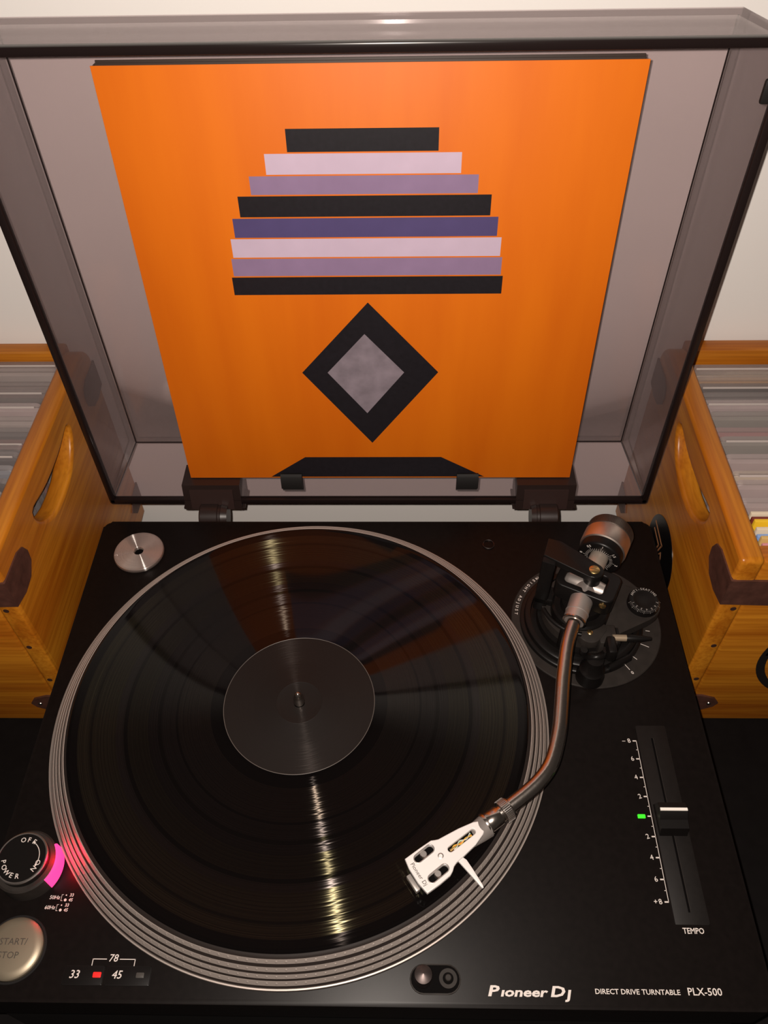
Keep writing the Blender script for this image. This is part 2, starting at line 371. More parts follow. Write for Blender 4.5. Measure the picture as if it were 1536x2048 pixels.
# stylus light pocket
sp = put('light_plate', prism(pill(.2590, .0137, .2722, .0137, .0076), -.0005, .0007, .0004), DUSTY, tt)
put('well_edge', prism(pill(.2590, .0137, .2722, .0137, .0069), .0, .00085), HOLE, sp)
put('pop_up_light', lathe([(.0050, 0), (.0050, .0110), (.0048, .0116), (.0003, .0135), (0, .0135)], .2588, .0137, 32), mat('dark_chrome', (.10, .08, .076), .42, 1.0), sp)
put('release_button', lathe([(.0050, .0006), (.0050, .0016), (.0030, .0016), (.0028, .0004), (.0018, .0004), (.0018, .0036), (.0014, .0040), (0, .0040)], .2727, .0140, 32), DUSTY, sp)

# lettering on the front edge
bm = text_bm('P', .0072, None, at(.2968, .0082, .0001), shear=.2, bold=.00022, sx=1.55)
text_bm('ıoneer', .0062, bm, at(.3136, .0078, .0001), shear=.2, bold=.00018, sx=1.55)
text_bm('D', .0072, bm, at(.3322, .0082, .0001), shear=.2, bold=.00022, sx=1.5); text_bm('ȷ', .0072, bm, at(.3382, .0074, .0001), shear=.2, bold=.00022, sx=1.4)
o = put('brand_lettering', bm, WHT, pl, smooth=0)
put('printed_lettering', text_bm('DIRECT DRIVE TURNTABLE', .0036, None, at(.3762, .0087, .0001), bold=.00004, sx=1.06), WHT, pl, smooth=0)
put('model_lettering', text_bm('PLX-500', .0052, None, at(.4128, .0091, .0001), bold=.00005, sx=1.03), WHT, pl, smooth=0)

# tempo slider
tp = put('tempo_panel', prism(rrect(.4042, .4240, .0430, .1670, .0008), -.0004, .0005, .0003), mat('slider_panel', (.0085, .0068, .0062), .5, spec=.2, noise=.3, nscale=300), tt)
put('slot', box(.4131, .4143, .0497, .1580, .0003, .00065), HOLE, tp)
put('slot_edge', box(.4143, .4146, .0497, .1580, .0003, .0009), DUSTY, tp)
kn = put('slider_knob', prism([(.0935, .0006), (.1130, .0006), (.1105, .0105), (.1060, .0125), (.1040, .0118), (.1005, .0085), (.0955, .0075)], .4054, .4224, mtx=Matrix(((0, 0, 1, 0), (1, 0, 0, 0), (0, 1, 0, 0), (0, 0, 0, 1)))), BLK2, tp, smooth=30)
put('knob_line', box(.4056, .4222, .1046, .1063, .0119, .0129), mat('line_white', (.85, .8, .74), .5), tp)
bm = bmesh.new(); y0, y1 = .0554, .1562
box(.40290, .40325, y0, y1, 0, .00012, bm=bm)
for i in range(17):
    y = y0+(y1-y0)*i/16; big = i % 2 == 0; l = .0024 if big else .0012
    box(.4031-l, .4031, y-(.0004 if big else .00018), y+(.0004 if big else .00018), 0, .00012, bm=bm)
for i, t in enumerate(('8', '6', '4', '2', None, '2', '4', '6', '8')):
    if t: text_bm(t, .0043, bm, at(.3983, y0+(y1-y0)*i/8, .0001, 12), bold=.00002)
text_bm('+', .0040, bm, at(.3955, y0, .0001), bold=.00004); text_bm('–', .0040, bm, at(.3948, y1, .0001), bold=.00004)
put('printed_scale', bm, WHT, pl, smooth=0)
put('printed_lettering', text_bm('TEMPO', .0044, None, at(.4139, .0398, .0001), bold=.00006, sx=.86), WHT, pl, smooth=0)
o = put('tempo_light', prism(rrect(.3945, .3992, .1044, .1068, .0003), 0, .0007, .0002), mat('led_green', (.02, .3, .02), .3, emit=(.06, 1, .02), estr=.75), pl); o['label'] = 'small lit green lamp'

# screw hole at the back
put('adapter_socket', lathe([(.0050, 0), (.0050, .0006), (.0044, .0009), (.0038, .0006), (.0036, -.001), (0, -.001)], .3166, .3248, 32), mat('dull_metal', (.09, .075, .07), .35, 1), tt)

# ------------------------------------------------------------------ tonearm
TA = empty('tonearm', (.375, .2465, 0)); TA.parent = tt; TA.location = Vector((.375, .2465, 0))-WL['turntable']
put('base_plate', lathe([(.0546, 0), (.0546, .0010), (.0540, .0016), (0, .0016)], .383, .2495, 96), DUSTY, TA)
put('height_ring', lathe([(.0445, .0016), (.0445, .0050), (.0437, .0056), (.0418, .0056), (.0412, .0086), (.0400, .0094), (.0375, .0094), (.0368, .0060), (.0330, .0060), (.0325, .0110), (0, .0110)], .379, .249, 96), BLK2, TA)
put('platform', prism(hull(circ(.379, .251, .0300, 40)+circ(.4220, .2545, .0132, 24)+[(.360, .2325), (.424, .2400)]), .0105, .0185, .0012), DUSTY, TA)
put('pillar', lathe([(.0205, .018), (.0205, .027), (.0190, .0285), (.0150, .0285), (.0145, .034), (0, .034)], .375, .2465, 64), BLK2, TA)
dl = put('anti_skating_dial', lathe([(.0114, .0185), (.0114, .0225), (.0106, .0240), (.0078, .0246), (.0072, .0243), (0, .0243)], .4220, .2537, 64), BLK2, TA)
bm = arc_text('ANTI-SKATING', .0026, .4220, .2537, .0092, .0247, 88, 11.5, bold=.00004)
arc_text('7654321', .0022, .4220, .2537, .0088, .0247, 270, 24, bm, bold=.00003)
for i in range(29):
    a = R(190+160*i/28); l = .0012 if i % 4 else .0019
    p = Vector((.4220, .2537, .0233)); u = Vector((math.cos(a), math.sin(a), 0)); t = Vector((-u.y, u.x, 0))*.00009
    pts = [p+u*.0099+Vector((0, 0, .0013))-t, p+u*.0099+Vector((0, 0, .0013))+t, p+u*(.0099+l)+t, p+u*(.0099+l)-t]
    bm.faces.new([bm.verts.new(q) for q in pts])
put('dial_lettering', bm, GREY, TA, smooth=0)
for args, kw in ((('HEIGHT ADJUST', .0031, .383, .2495, .0512, .0018, 150, 3.6), dict(outward=False)), (('6mm', .0031, .383, .2495, .0508, .0018, 124, 3.6), dict(outward=False)), (('0', .0034, .383, .2495, .0500, .0018, 302, 4), {}), (('C', .0028, .383, .2495, .0520, .0018, 29, 4), dict(outward=False))):
    put('base_lettering', arc_text(*args, bold=.00004, **kw), WHT, TA, smooth=0)
for a, r0, r1 in ((302, .0385, .0475), (315, .0415, .0450), (333, .0400, .0475), (350, .0432, .0462), (118, .0465, .0495), (130, .0465, .0478)):
    bm = bmesh.new(); u = Vector((math.cos(R(a)), math.sin(R(a)), 0)); t = Vector((-u.y, u.x, 0))*.00022; p = Vector((.383, .2495, .0018))
    bm.faces.new([bm.verts.new(q) for q in (p+u*r0-t, p+u*r0+t, p+u*r1+t, p+u*r1-t)])
    put('height_tick', bm, WHT, TA, smooth=0)

az = R(63); a_ = Vector((math.cos(az), math.sin(az), 0)); b_ = Vector((math.sin(az), -math.cos(az), 0)); PV = Vector((.375, .2465, .0505))
ARM = Matrix.Translation((PV.x, PV.y, 0)) @ Matrix.Rotation(az-math.pi/2, 4, 'Z')     # local x = right, y = towards counterweight
YK = Matrix.Translation((PV.x, PV.y, 0)) @ Matrix.Rotation(R(-19), 4, 'Z')
bm = box(-.0330, -.0235, -.0030, .0185, .0120, .0680, .0012)
box(-.0330, .0, -.0030, .0100, .0200, .0270, .0012, bm=bm)
put('yoke_post', (bm.transform(YK), bm)[1], BLK2, TA)
put('yoke_bar', prism(hull(circ(.0022, .0005, .0066, 24)+[(-.0330, .0185), (-.0330, .0020), (-.026, .0010), (-.0235, .0185)]), .0640, .0690, .0010, mtx=YK), BLK2, TA)
put('yoke_bearing', lathe([(.0058, .0575), (.0058, .0640)], .0022, .0005, 24, mtx=YK), BLK2, TA)
sc = put('yoke_screw', lathe([(.0036, .0688), (.0036, .0697), (.0030, .0701), (0, .0701)], .0022, .0005, 24, mtx=YK), BRASS, TA)
put('screw_slot', box(-.0010, .0054, .0001, .0009, .0699, .07025, mtx=YK), mat('brass_dark', (.12, .07, .025), .5), TA)
me = holed([rrect(-.0205, .0210, -.0125, .0135, .006), rrect(-.0150, .0125, -.0075, .0085, .003)[::-1]], .0150, .0010)
me.transform(ARM @ Matrix.Translation((0, 0, .0500))); put('gimbal_ring', me, BLK2, TA)
put('gimbal_screw', axis_lathe([(.0024, 0), (.0024, .0012), (.0018, .0016), (0, .0016)], ARM @ Vector((.0150, -.0122, .0530)), -a_, 20), BRASS, TA)
put('gimbal_bearing', axis_lathe([(0, -.0150), (.0040, -.0150), (.0062, -.0120), (.0066, -.0050), (.0082, .0), (.0066, .0060), (.0056, .0120), (0, .0120)], (PV.x, PV.y, .0510), b_, 32), SILVER, TA)
f_ = Vector((-.0115, -.0265, -.0025)).normalized()
put('arm_socket', axis_lathe([(0, -.010), (.0074, -.010), (.0082, -.004), (.0080, .006), (.0076, .0225), (.0080, .0228), (.0080, .0232), (.0076, .0235), (.0076, .0295), (.0070, .0301), (0, .0301)], PV, f_, 40), SILVER, TA)
put('socket_ring', axis_lathe([(.0070, .0290), (.0079, .0294), (.0079, .0304), (.0066, .0308)], PV, f_, 40), CHROME, TA)
path = catmull([(.3700, .2355, .0497), (.3638, .2205, .0482), (.3570, .2030, .0464), (.3515, .1800, .0448), (.3475, .1580, .0435), (.3440, .1410, .0427), (.3381, .1236, .0416), (.3310, .1130, .0406), (.3210, .1042, .0388), (.3072, .0945, .0365), (.2985, .0885, .0345)], 8)
put('arm_tube', tube(path, .0046, 24), CHROME, TA, smooth=60)
# locking collar
e_ = Vector((.3072-.2945, .0935-.0845, .0008)).normalized()
put('lock_collar', axis_lathe([(0, 0), (.0050, 0), (.0058, .0010), (.0058, .0090), (.0050, .0100), (.0050, .0110), (.0066, .0114), (.0066, .0165), (.0060, .0175), (.0046, .0175)], (.2962, .0868, .0346), e_, 40), CHROME, TA)
bm = bmesh.new()
for i in range(40):
    q = Vector((0, 0, 1)).rotation_difference(e_).to_matrix().to_4x4()
    box(-.00022, .00022, .0064, .0070, .0117, .0163, bm=bm, mtx=Matrix.Translation((.2962, .0868, .0346)) @ q @ Matrix.Rotation(2*math.pi*i/40, 4, 'Z'))
o = put('knurling', bm, SATIN, TA, smooth=0); o['kind'] = 'stuff'
put('head_ring', axis_lathe([(.0046, -.0012), (.0066, -.0012), (.0068, -.0004), (.0068, .0006), (.0050, .0012)], (.2962, .0868, .0346), e_, 40), CHROME, TA)
# headshell
HS = Matrix.Translation((.2551, .0568, .0360)) @ Matrix.Rotation(R(34), 4, 'Z')
mm = lambda L: [(x/1000, y/1000) for x, y in L]
outl = mm([(-.1, 11.2), (-1.2, 5.5), (-1.3, -3.7), (-.1, -10.9), (8.7, -10.8), (16.0, -10.2), (18.6, -9.0), (20.6, -7.4), (23.0, -6.5), (28.1, -6.0), (38.0, -4.6), (45.0, -2.3), (48.6, .2), (49.6, 2.4), (48.8, 4.6), (44.5, 6.6), (35.3, 8.3), (27.0, 9.2), (22.0, 9.7), (19.8, 10.6), (18.0, 11.5), (9.7, 11.5)])
HSM = mat('headshell_white', (.66, .62, .60), .42, 0, spec=.4)
me = holed([outl, pill(.0062, .0072, .0148, .0078, .0021)[::-1], pill(.0066, -.0060, .0155, -.0054, .0021)[::-1], pill(.0246, .0014, .0410, .0022, .0016)[::-1]], .0032, .0006)
me.transform(HS); put('headshell', me, HSM, TA)
for (x0, y0, x1, y1) in ((.0062, .0072, .0148, .0078), (.0066, -.0060, .0155, -.0054)):
    me = holed([pill(x0, y0, x1, y1, .0027), pill(x0, y0, x1, y1, .00215)[::-1]], .0006, .0001)
    me.transform(HS @ Matrix.Translation((0, 0, .0016))); put('slot_rim', me, SATIN, TA)
    put('slot_floor', prism(pill(x0, y0, x1, y1, .0026), -.0030, -.0016, mtx=HS), HOLE, TA)
    cx, cy = (x0+x1)/2-.0003, (y0+y1)/2
    put('cartridge_screw', lathe([(.00205, -.0016), (.00205, .0012), (.0017, .0018), (0, .0018)], cx, cy, 20, mtx=HS), SATIN, TA)
put('slot_floor', prism(pill(.0246, .0014, .0410, .0022, .0019), -.0030, -.0022, mtx=HS), HOLE, TA)
put('centre_screw', lathe([(.0017, .0012), (.0017, .0019), (.0011, .0020), (.0009, .0012), (0, .0012)], .0176, .0013, 20, mtx=HS), SATIN, TA)
bm = text_bm('Pioneer Dj', .0032, None, HS @ Matrix.Translation((.0017, .0000, .00165)) @ Matrix.Rotation(R(-90), 4, 'Z'), shear=.1, sx=1.02)
put('headshell_lettering', bm, DRK, TA, smooth=0)
put('finger_lift', prism(mm([(27.7, -5.0), (28.9, -8.1), (28.7, -14.2), (28.3, -24.1), (27.8, -25.2), (26.9, -24.9), (26.1, -17.5), (24.4, -5.0)]), -.0012, .0004, .0003, mtx=HS), HSM, TA)
# neck that turns the flat headshell into the round collar
nk = bmesh.new(); rings = []
ax = HS.to_3x3() @ Vector((1, 0, 0))
for u, cw, ch, wc, zc in ((.0300, .0055, .0018, .0018, -.0036), (.0400, .0056, .0030, .0018, -.0056), (.0455, .0064, .0062, .0016, -.0036), (.0492, .0067, .0078, .0014, -.0020), (.0506, .0067, .0082, .0012, -.0015)):
    rings.append([nk.verts.new(HS @ Vector((u, wc+cw*math.cos(2*math.pi*k/28), zc+ch*.8*math.sin(2*math.pi*k/28)))) for k in range(28)])
for p, q in zip(rings, rings[1:]):
    for i in range(28): nk.faces.new((p[i], p[(i+1) % 28], q[(i+1) % 28], q[i]))
nk.faces.new(rings[0][::-1]); nk.faces.new(rings[-1])
put('headshell_neck', nk, mat('neck_grey', (.34, .30, .28), .35, .6), TA)
for k, (c, off) in enumerate((((.62, .40, .05), -.0007), ((.6, .12, .04), .0), ((.05, .3, .08), .0006), ((.6, .55, .5), .0011))):
    p0 = (.0246, .0013+off*.6, -.0012); p1 = (.0400, .0022+off, -.0018)
    pa = catmull([p0, (.028, .0016-off, -.0006), (.032, .0018+off, -.0016), (.036, .0019-off*.4, -.0010), p1], 5)
    put('lead_wire', tube([HS @ p for p in pa], .00036, 8), mat('wire_%d' % k, c, .4), TA)
put('wire_terminal', tube([HS @ Vector((.0243, .0012, -.0011)), HS @ Vector((.0278, .0014, -.0009))], .0009, 10), BRASS, TA)
cb = put('cartridge', box(-.0008, .0150, -.0080, .0088, -.0120, -.0017, .0008, mtx=HS), BLK2, TA)
put('stylus_guard', box(-.0034, -.0006, -.0052, .0050, -.0105, -.0060, .0005, mtx=HS), mat('guard_grey', (.30, .27, .25), .4, .3), TA)
put('stylus', tube([HS @ Vector((.0000, 0, -.0088)), HS @ Vector((-.0024, 0, -.0144))], [.0006, .0002], 8), SATIN, TA)
# counterweight
CZ = .0530; c0 = Vector((PV.x, PV.y, CZ))
put('counterweight_shaft', axis_lathe([(0, .006), (.0066, .006), (.0066, .030), (0, .030)], c0, a_, 32), mat('shaft_beige', (.42, .35, .29), .4, .5), TA)
dr = put('force_dial', axis_lathe([(.0067, .0262), (.0076, .0252), (.0140, .0250), (.0150, .0256), (.0155, .0270), (.0155, .0330)], c0, a_, 64), BLK2, TA)
put('counterweight', axis_lathe([(.0153, .0325), (.0164, .0332), (.0167, .0345), (.0167, .0455), (.0164, .0462), (.0156, .0466)], c0, a_, 64), mat('weight_chrome', (.66, .56, .50), .40, 1.0), TA)
put('counterweight_cap', axis_lathe([(.0158, .0466), (.0164, .0470), (.0164, .0540), (.0156, .0552), (.0148, .0550), (.0144, .0535), (0, .0535)], c0, a_, 64), mat('cap_dark', (.14, .115, .10), .38, .9), TA)
bm = bmesh.new(); q = Vector((0, 0, 1)).rotation_difference(a_).to_matrix().to_4x4()
for i in range(90): box(-.00015, .00015, .0163, .01665, .0476, .0535, bm=bm, mtx=Matrix.Translation(c0) @ q @ Matrix.Rotation(2*math.pi*i/90, 4, 'Z'))
o = put('cap_knurling', bm, MATS['cap_dark'], TA, smooth=0); o['kind'] = 'stuff'
Zv = Vector((0, 0, 1)); FACE = Matrix((b_, Zv, -a_)).transposed().to_4x4(); FACE = Matrix.Translation(c0+a_*.0249) @ FACE
bm = bmesh.new()
for i in range(40):
    a = R(9*i); l = .0022 if i % 5 else .0036
    for r0, r1, hw in ((.0078, .0078+l, .00010),):
        pts = [FACE @ Vector((r*math.cos(a)-s*math.sin(a), r*math.sin(a)+s*math.cos(a), 0)) for r, s in ((r0, -hw), (r0, hw), (r1, hw), (r1, -hw))]
        bm.faces.new([bm.verts.new(p) for p in pts])
for a, t in ((132, '0.5'), (87, '1'), (42, '1.5'), (-3, '2'), (177, '0')):
    m = FACE @ Matrix.Translation((.0128*math.cos(R(a)), .0128*math.sin(R(a)), .0001)) @ Matrix.Rotation(R(a-90), 4, 'Z')
    text_bm(t, .0027, bm, m, bold=.00002)
put('force_lettering', bm, WHT, TA, smooth=0)
# cue lift, lever, arm rest
pa = [(.3755+.0300*math.cos(R(a)), .2480+.0300*math.sin(R(a)), .0330) for a in range(196, 262, 4)]
put('lift_arc', tube(pa, .0016, 10), BLK2, TA)
put('lift_post', tube([(.3600, .2240, .010), (.3600, .2240, .033)], .0030, 14), BLK2, TA)
put('lift_bracket', prism(hull(circ(.3785, .2250, .0085, 24)+circ(.3700, .2310, .0040, 12)+circ(.3860, .2290, .0050, 12)), .0185, .0255, .0008), DUSTY, TA)
put('bracket_screw', lathe([(.0020, .0250), (.0020, .0262), (.0015, .0266), (0, .0266)], .3785, .2247, 20), BRASS, TA)
put('lever_block', box(.3845, .3970, .2165, .2320, .0060, .0250, .0012), DUSTY, TA)
put('lever_slot', box(.3975, .3995, .2180, .2310, .0060, .0225, .0004), BLK2, TA)
put('cue_ferrule', tube([(.3935, .2210, .0250), (.4035, .2207, .0250)], .0024, 14), mat('ferrule_tan', (.34, .26, .18), .4, .4), TA)
put('cue_lever', tube([(.4030, .2207, .0250), (.4060, .2206, .0250), (.4140, .2202, .0252), (.4200, .2200, .0254)], [.0026, .0030, .0022, .0012], 14), BLK2, TA)
put('lever_ramp', tube(catmull([(.4080, .2170, .0060), (.4000, .2120, .0070), (.3920, .2075, .0070)], 6), [.0030]*13, 12), BLK2, TA)
put('rest_post', lathe([(.0098, .0016), (.0098, .0060), (.0088, .0090), (.0088, .0130), (.0070, .0150), (.0060, .0260), (0, .0260)], .3788, .2035, 32), BLK2, TA)
bm = bmesh.new()
pa = [(.3775+.0078*math.cos(R(a)), .2050, .0330+.0078*math.sin(R(a))) for a in range(165, 376, 15)]
tube(pa, .0026, 12, bm=bm); put('arm_rest_clip', bm, BLK2, TA)
put('clip_latch', box(.3845, .3905, .1985, .2120, .0300, .0420, .0016), BLK2, TA)

# ------------------------------------------------------------------ raised dust cover
XC, Y0, Z0, L_, DP, INS, BS, T = .2258, .3692, .0017, .3543, .0432, .0188, .0287, .003
dc = empty('dust_cover', (XC, Y0, Z0)); dc.parent = tt; dc.location = Vector((XC, Y0, Z0))-WL['turntable']
SM = smoked('smoked_acrylic', (.895, .850, .858), .12)
bm = bmesh.new()
def LP(x, s, dd): return bm.verts.new((XC+x, Y0+dd, Z0+s))
h = W/2
def loop(x, s0, s1, dd): return [LP(-x, s0, dd), LP(x, s0, dd), LP(x, s1, dd), LP(-x, s1, dd)]
ro = loop(h, 0, L_, 0); ri = loop(h-T, T, L_-T, 0); po = loop(h-INS+T*.9, BS-T*.9, L_, DP+T); pi_ = loop(h-INS, BS, L_-T, DP)
for a, b in ((ro, ri), (ro, po), (ri, pi_)):
    for i in range(4): bm.faces.new((a[i], a[(i+1) % 4], b[(i+1) % 4], b[i]))
bm.faces.new(po); bm.faces.new(pi_)
put('cover_shell', bm, SM, dc, smooth=0)
RIM = mat('rim_smoke', (.012, .0075, .0072), .25, spec=.3)
rx = T+.0016
for nm, bb in (('rim_side', (XC-h-.0006, XC-h+rx, Z0, Z0+L_)), ('rim_side', (XC+h-rx, XC+h+.0006, Z0, Z0+L_)), ('rim_hinge_edge', (XC-h, XC+h, Z0-.001, Z0+rx)), ('rim_front_edge', (XC-h, XC+h, Z0+L_-rx, Z0+L_+.0006))):
    put(nm, box(bb[0], bb[1], Y0-.0015, Y0+.0035, bb[2], bb[3], .0009), RIM, dc)
for x in (XC-h+.0025, XC+h-.0025): put('rubber_bumper', box(x-.0095 if x > XC else x-.002, x+.002 if x > XC else x+.0095, Y0-.0045, Y0-.001, Z0+.3225, Z0+.3355, .0015), RUB, dc)
def seam(*pts): put('shell_seam', tube([(XC+x, Y0+dd, Z0+s_) for x, s_, dd in pts], .00055, 8), RIM, dc)
pe = h-INS
for sg in (-1, 1):
    seam((sg*pe, BS, DP), (sg*pe, L_-T, DP)); seam((sg*pe, BS, DP), (sg*(h-T), T, .003))
seam((-pe, BS, DP), (pe, BS, DP))
PKT = mat('hinge_brown', (.020, .0115, .010), .35)
for x0, x1, hx0, hx1, s in ((.0640, .1120, .0775, .1005, 1), (.3420, .3905, .3545, .3765, -1)):
    hp = put('hinge_pocket', prism([(Y0-.0035, -.0035), (Y0+.022, -.0035), (Y0+.026, .0203), (Y0+.0020, .0203)], x0, x1, mtx=Matrix(((0, 0, 1, 0), (1, 0, 0, 0), (0, 1, 0, 0), (0, 0, 0, 1)))), PKT, dc)
    hx = (x0+x1)/2
    put('pocket_plate', prism([(Y0-.0047, -.0020), (Y0-.0030, -.0020), (Y0+.0014, .0160), (Y0-.0005, .0160)], x0+.006, x1-.006, mtx=Matrix(((0, 0, 1, 0), (1, 0, 0, 0), (0, 1, 0, 0), (0, 0, 0, 1)))), mat('hinge_inner', (.030, .016, .014), .4), hp)
    put('pocket_tab', box(x0-.002, x1+.002, Y0-.002, Y0+.020, -.0052, -.0030, .0005), PKT, hp)
    put('hinge_barrel', axis_lathe([(0, 0), (.0105, 0), (.0115, .0010), (.0115, .0150), (.0105, .0155), (.0105, .0175), (.0110, .0180), (.0095, hx1-hx0), (0, hx1-hx0)], (hx0 if s > 0 else hx1, .3605, -.0068), (s, 0, 0), 32), PKT, dc)
    put('hinge_leaf', box((hx0+hx1)/2-.006, (hx0+hx1)/2+.006, .3600, .3780, -.016, -.0030, .001), PKT, dc)
    put('hinge_bracket', box(hx0+.002, hx1-.002, D-.0005, .372, -.075, -.016, .002), PKT, dc)
for x in (.1556, .3010):
    put('sleeve_stop', prism([(.3768, .0080), (.3784, .0085), (.3784, .0272), (.3760, .0285), (.3735, .0268), (.3722, .0150), (.3735, .0138), (.3768, .0138)], x-.0088, x+.0088, mtx=Matrix(((0, 0, 1, 0), (1, 0, 0, 0), (0, 1, 0, 0), (0, 0, 0, 1)))), RUB, dc, smooth=50)

# ------------------------------------------------------------------ 45 adapter
ad = tag(empty('single_adapter', (.0362, .3148, 0)), 'round silver adapter disc lying at the back corner of the turntable', 'adapter')
G1 = (1, .95, .9)
ADM = groove('spun_metal', (.30, .235, .21), ((0, .3, G1), (.004, 1, G1), (.018, .8, G1)), gcol=.5, rough=.24, aniso=.80, jag=.006, rmax=.025)
n_ = ADM.node_tree.nodes['Principled BSDF']; n_.inputs['Metallic'].default_value = .75; n_.inputs['Roughness'].default_value = .45
put('disc', lathe([(.0193, .0002), (.0198, .0010), (.0198, .0028), (.0192, .0036), (.0042, .0042), (.0037, .0036), (.0036, .0010), (.0193, .0002)], .0362, .3148, 96), ADM, ad, origin=(.0362, .3148, .0002))
put('centre_hole', lathe([(0, .0014), (.0036, .0014)], .0362, .3148, 24), HOLE, ad)

# ------------------------------------------------------------------ record on the platter
rc = tag(empty('vinyl_record', (SX, SY, .0196)), 'black twelve inch vinyl record with dark centre label on the platter', 'record')
Yl = (1.0, .90, .52); Gr = (1, .86, .80); Bn = (1, .82, .66); Gn = (.85, 1, .82)
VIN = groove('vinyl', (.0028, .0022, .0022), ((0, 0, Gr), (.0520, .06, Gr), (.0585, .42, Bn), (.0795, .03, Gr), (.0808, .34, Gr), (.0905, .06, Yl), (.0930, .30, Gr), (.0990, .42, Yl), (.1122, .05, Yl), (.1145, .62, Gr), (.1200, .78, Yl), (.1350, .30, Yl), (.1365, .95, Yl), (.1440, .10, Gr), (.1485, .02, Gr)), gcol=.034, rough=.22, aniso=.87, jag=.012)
put('disc', lathe([(.0039, .0197), (.1500, .0197), (.1512, .0203), (.1512, .0210), (.1506, .0215), (.1494, .0216), (.1480, .0213), (.0530, .0212), (.0515, .0214), (.0039, .0214), (.0039, .0197)], SX, SY, 256), VIN, rc, origin=(SX, SY, .0196), smooth=30)
LBM = groove('label_paper', (.0085, .0062, .0054), ((0, .5, Gr), (.03, .8, Gr)), gcol=.006, rough=.42, aniso=.70, jag=.02, rmax=.06)
LBM.node_tree.nodes['Principled BSDF'].inputs['Roughness'].default_value = .5; LBM.node_tree.nodes['Principled BSDF'].inputs['Specular IOR Level'].default_value = .2
lb = put('label', lathe([(.0502, .0213), (.0500, .02165), (.0158, .02165), (.0152, .0218), (.0146, .02165), (.0039, .02165)], SX, SY, 128), LBM, rc, origin=(SX, SY, .0213), smooth=20)
put('label_edge', lathe([(.0499, .02168), (.0501, .02180), (.0503, .02168)], SX, SY, 128), mat('label_rim', (.10, .085, .075), .5), rc)

# ------------------------------------------------------------------ orange record sleeve standing in the cover (abstract stand-in print)
S = .315; SLX = .2282
sl = tag(empty('record_sleeve', (SLX, .3790, .0212)), 'orange square record sleeve with abstract striped print leaning in the raised cover', 'record sleeve')
lean = R(3.75)
SLM = Matrix.Translation((SLX, .3790, .0212)) @ Matrix.Rotation(-lean, 4, 'X') @ Matrix.Rotation(R(90), 4, 'X')   # local x right, y up, z towards camera
OR = bpy.data.materials.new('orange_print'); nt, b = nodes_of(OR); N = nt.nodes.new; LK = nt.links.new
tc = N('ShaderNodeTexCoord'); mp = N('ShaderNodeMapping'); mp.inputs['Scale'].default_value = (30, 30, 4); LK(tc.outputs['Object'], mp.inputs[0])
n1 = N('ShaderNodeTexNoise'); n1.inputs['Scale'].default_value = 1; n1.inputs['Detail'].default_value = 5; LK(mp.outputs[0], n1.inputs[0])
rp = N('ShaderNodeValToRGB'); rp.color_ramp.elements[0].color = (.64, .128, .001, 1); rp.color_ramp.elements[1].color = (.72, .162, .002, 1)
rp.color_ramp.elements[0].position = .3; rp.color_ramp.elements[1].position = .7; LK(n1.outputs[0], rp.inputs[0]); LK(rp.outputs[0], b.inputs['Base Color'])
b.inputs['Roughness'].default_value = .55; b.inputs['Specular IOR Level'].default_value = .36
bp = N('ShaderNodeBump'); bp.inputs['Strength'].default_value = .15; bp.inputs['Distance'].default_value = .0006; LK(n1.outputs[0], bp.inputs['Height']); LK(bp.outputs[0], b.inputs['Normal'])
CARD = mat('card_dark', (.030, .017, .012), .6)
fc = put('front_cover', box(-S/2, S/2, 0, S, -.0008, 0, .0003, mtx=SLM), OR, sl)
put('back_cover', box(-S/2+.001, S/2-.001, 0, S+.0005, -.0085, -.0077, .0002, mtx=SLM), CARD, sl)
put('spine', box(-S/2+.0001, -S/2+.0009, .001, S-.001, -.0077, -.0008, mtx=SLM), CARD, sl)
for k, (z, e) in enumerate(((-.0026, .0006), (-.0045, .0016), (-.0063, .0010))):
    put('inner_sleeve', box(-S/2+.002, S/2-.002, .001, S+e, z-.0010, z, .0002, mtx=SLM), CARD, sl)
INK = mat('ink_black', (.010, .008, .011), .45, noise=.4, nscale=300); LIL = mat('ink_lilac', (.55, .43, .55), .5, noise=.08, nscale=60)
PUR = mat('ink_purple', (.255, .17, .29), .5, noise=.12, nscale=60); NAV = mat('ink_indigo', (.075, .055, .16), .5, noise=.12, nscale=60); ASH = mat('ink_ash', (.22, .18, .21), .55, noise=.6, nscale=70)
def printed(name, poly, m, z=.0001): put(name, prism([(x*S-S/2, y*S) for x, y in poly], -.0001, z, mtx=SLM), m, sl, smooth=0)
rows = ((.845, .888, .34, .63, INK), (.802, .842, .295, .675, LIL), (.762, .799, .26, .71, PUR), (.716, .759, .232, .738, INK), (.672, .713, .215, .755, NAV), (.628, .669, .205, .765, LIL), (.585, .625, .20, .77, PUR), (.540, .582, .195, .775, INK))
for y0, y1, x0, x1, m in rows: printed('printed_stripe', [(x0, y0), (x1, y0), (x1, y1), (x0, y1)], m)
printed('printed_diamond', [(.485, .12), (.645, .335), (.485, .52), (.325, .335)], INK, .00012)
printed('printed_diamond', [(.475, .215), (.565, .335), (.475, .440), (.385, .335)], ASH, .00018)
printed('printed_base', [(.215, .004), (.775, .004), (.66, .072), (.31, .072)], INK)

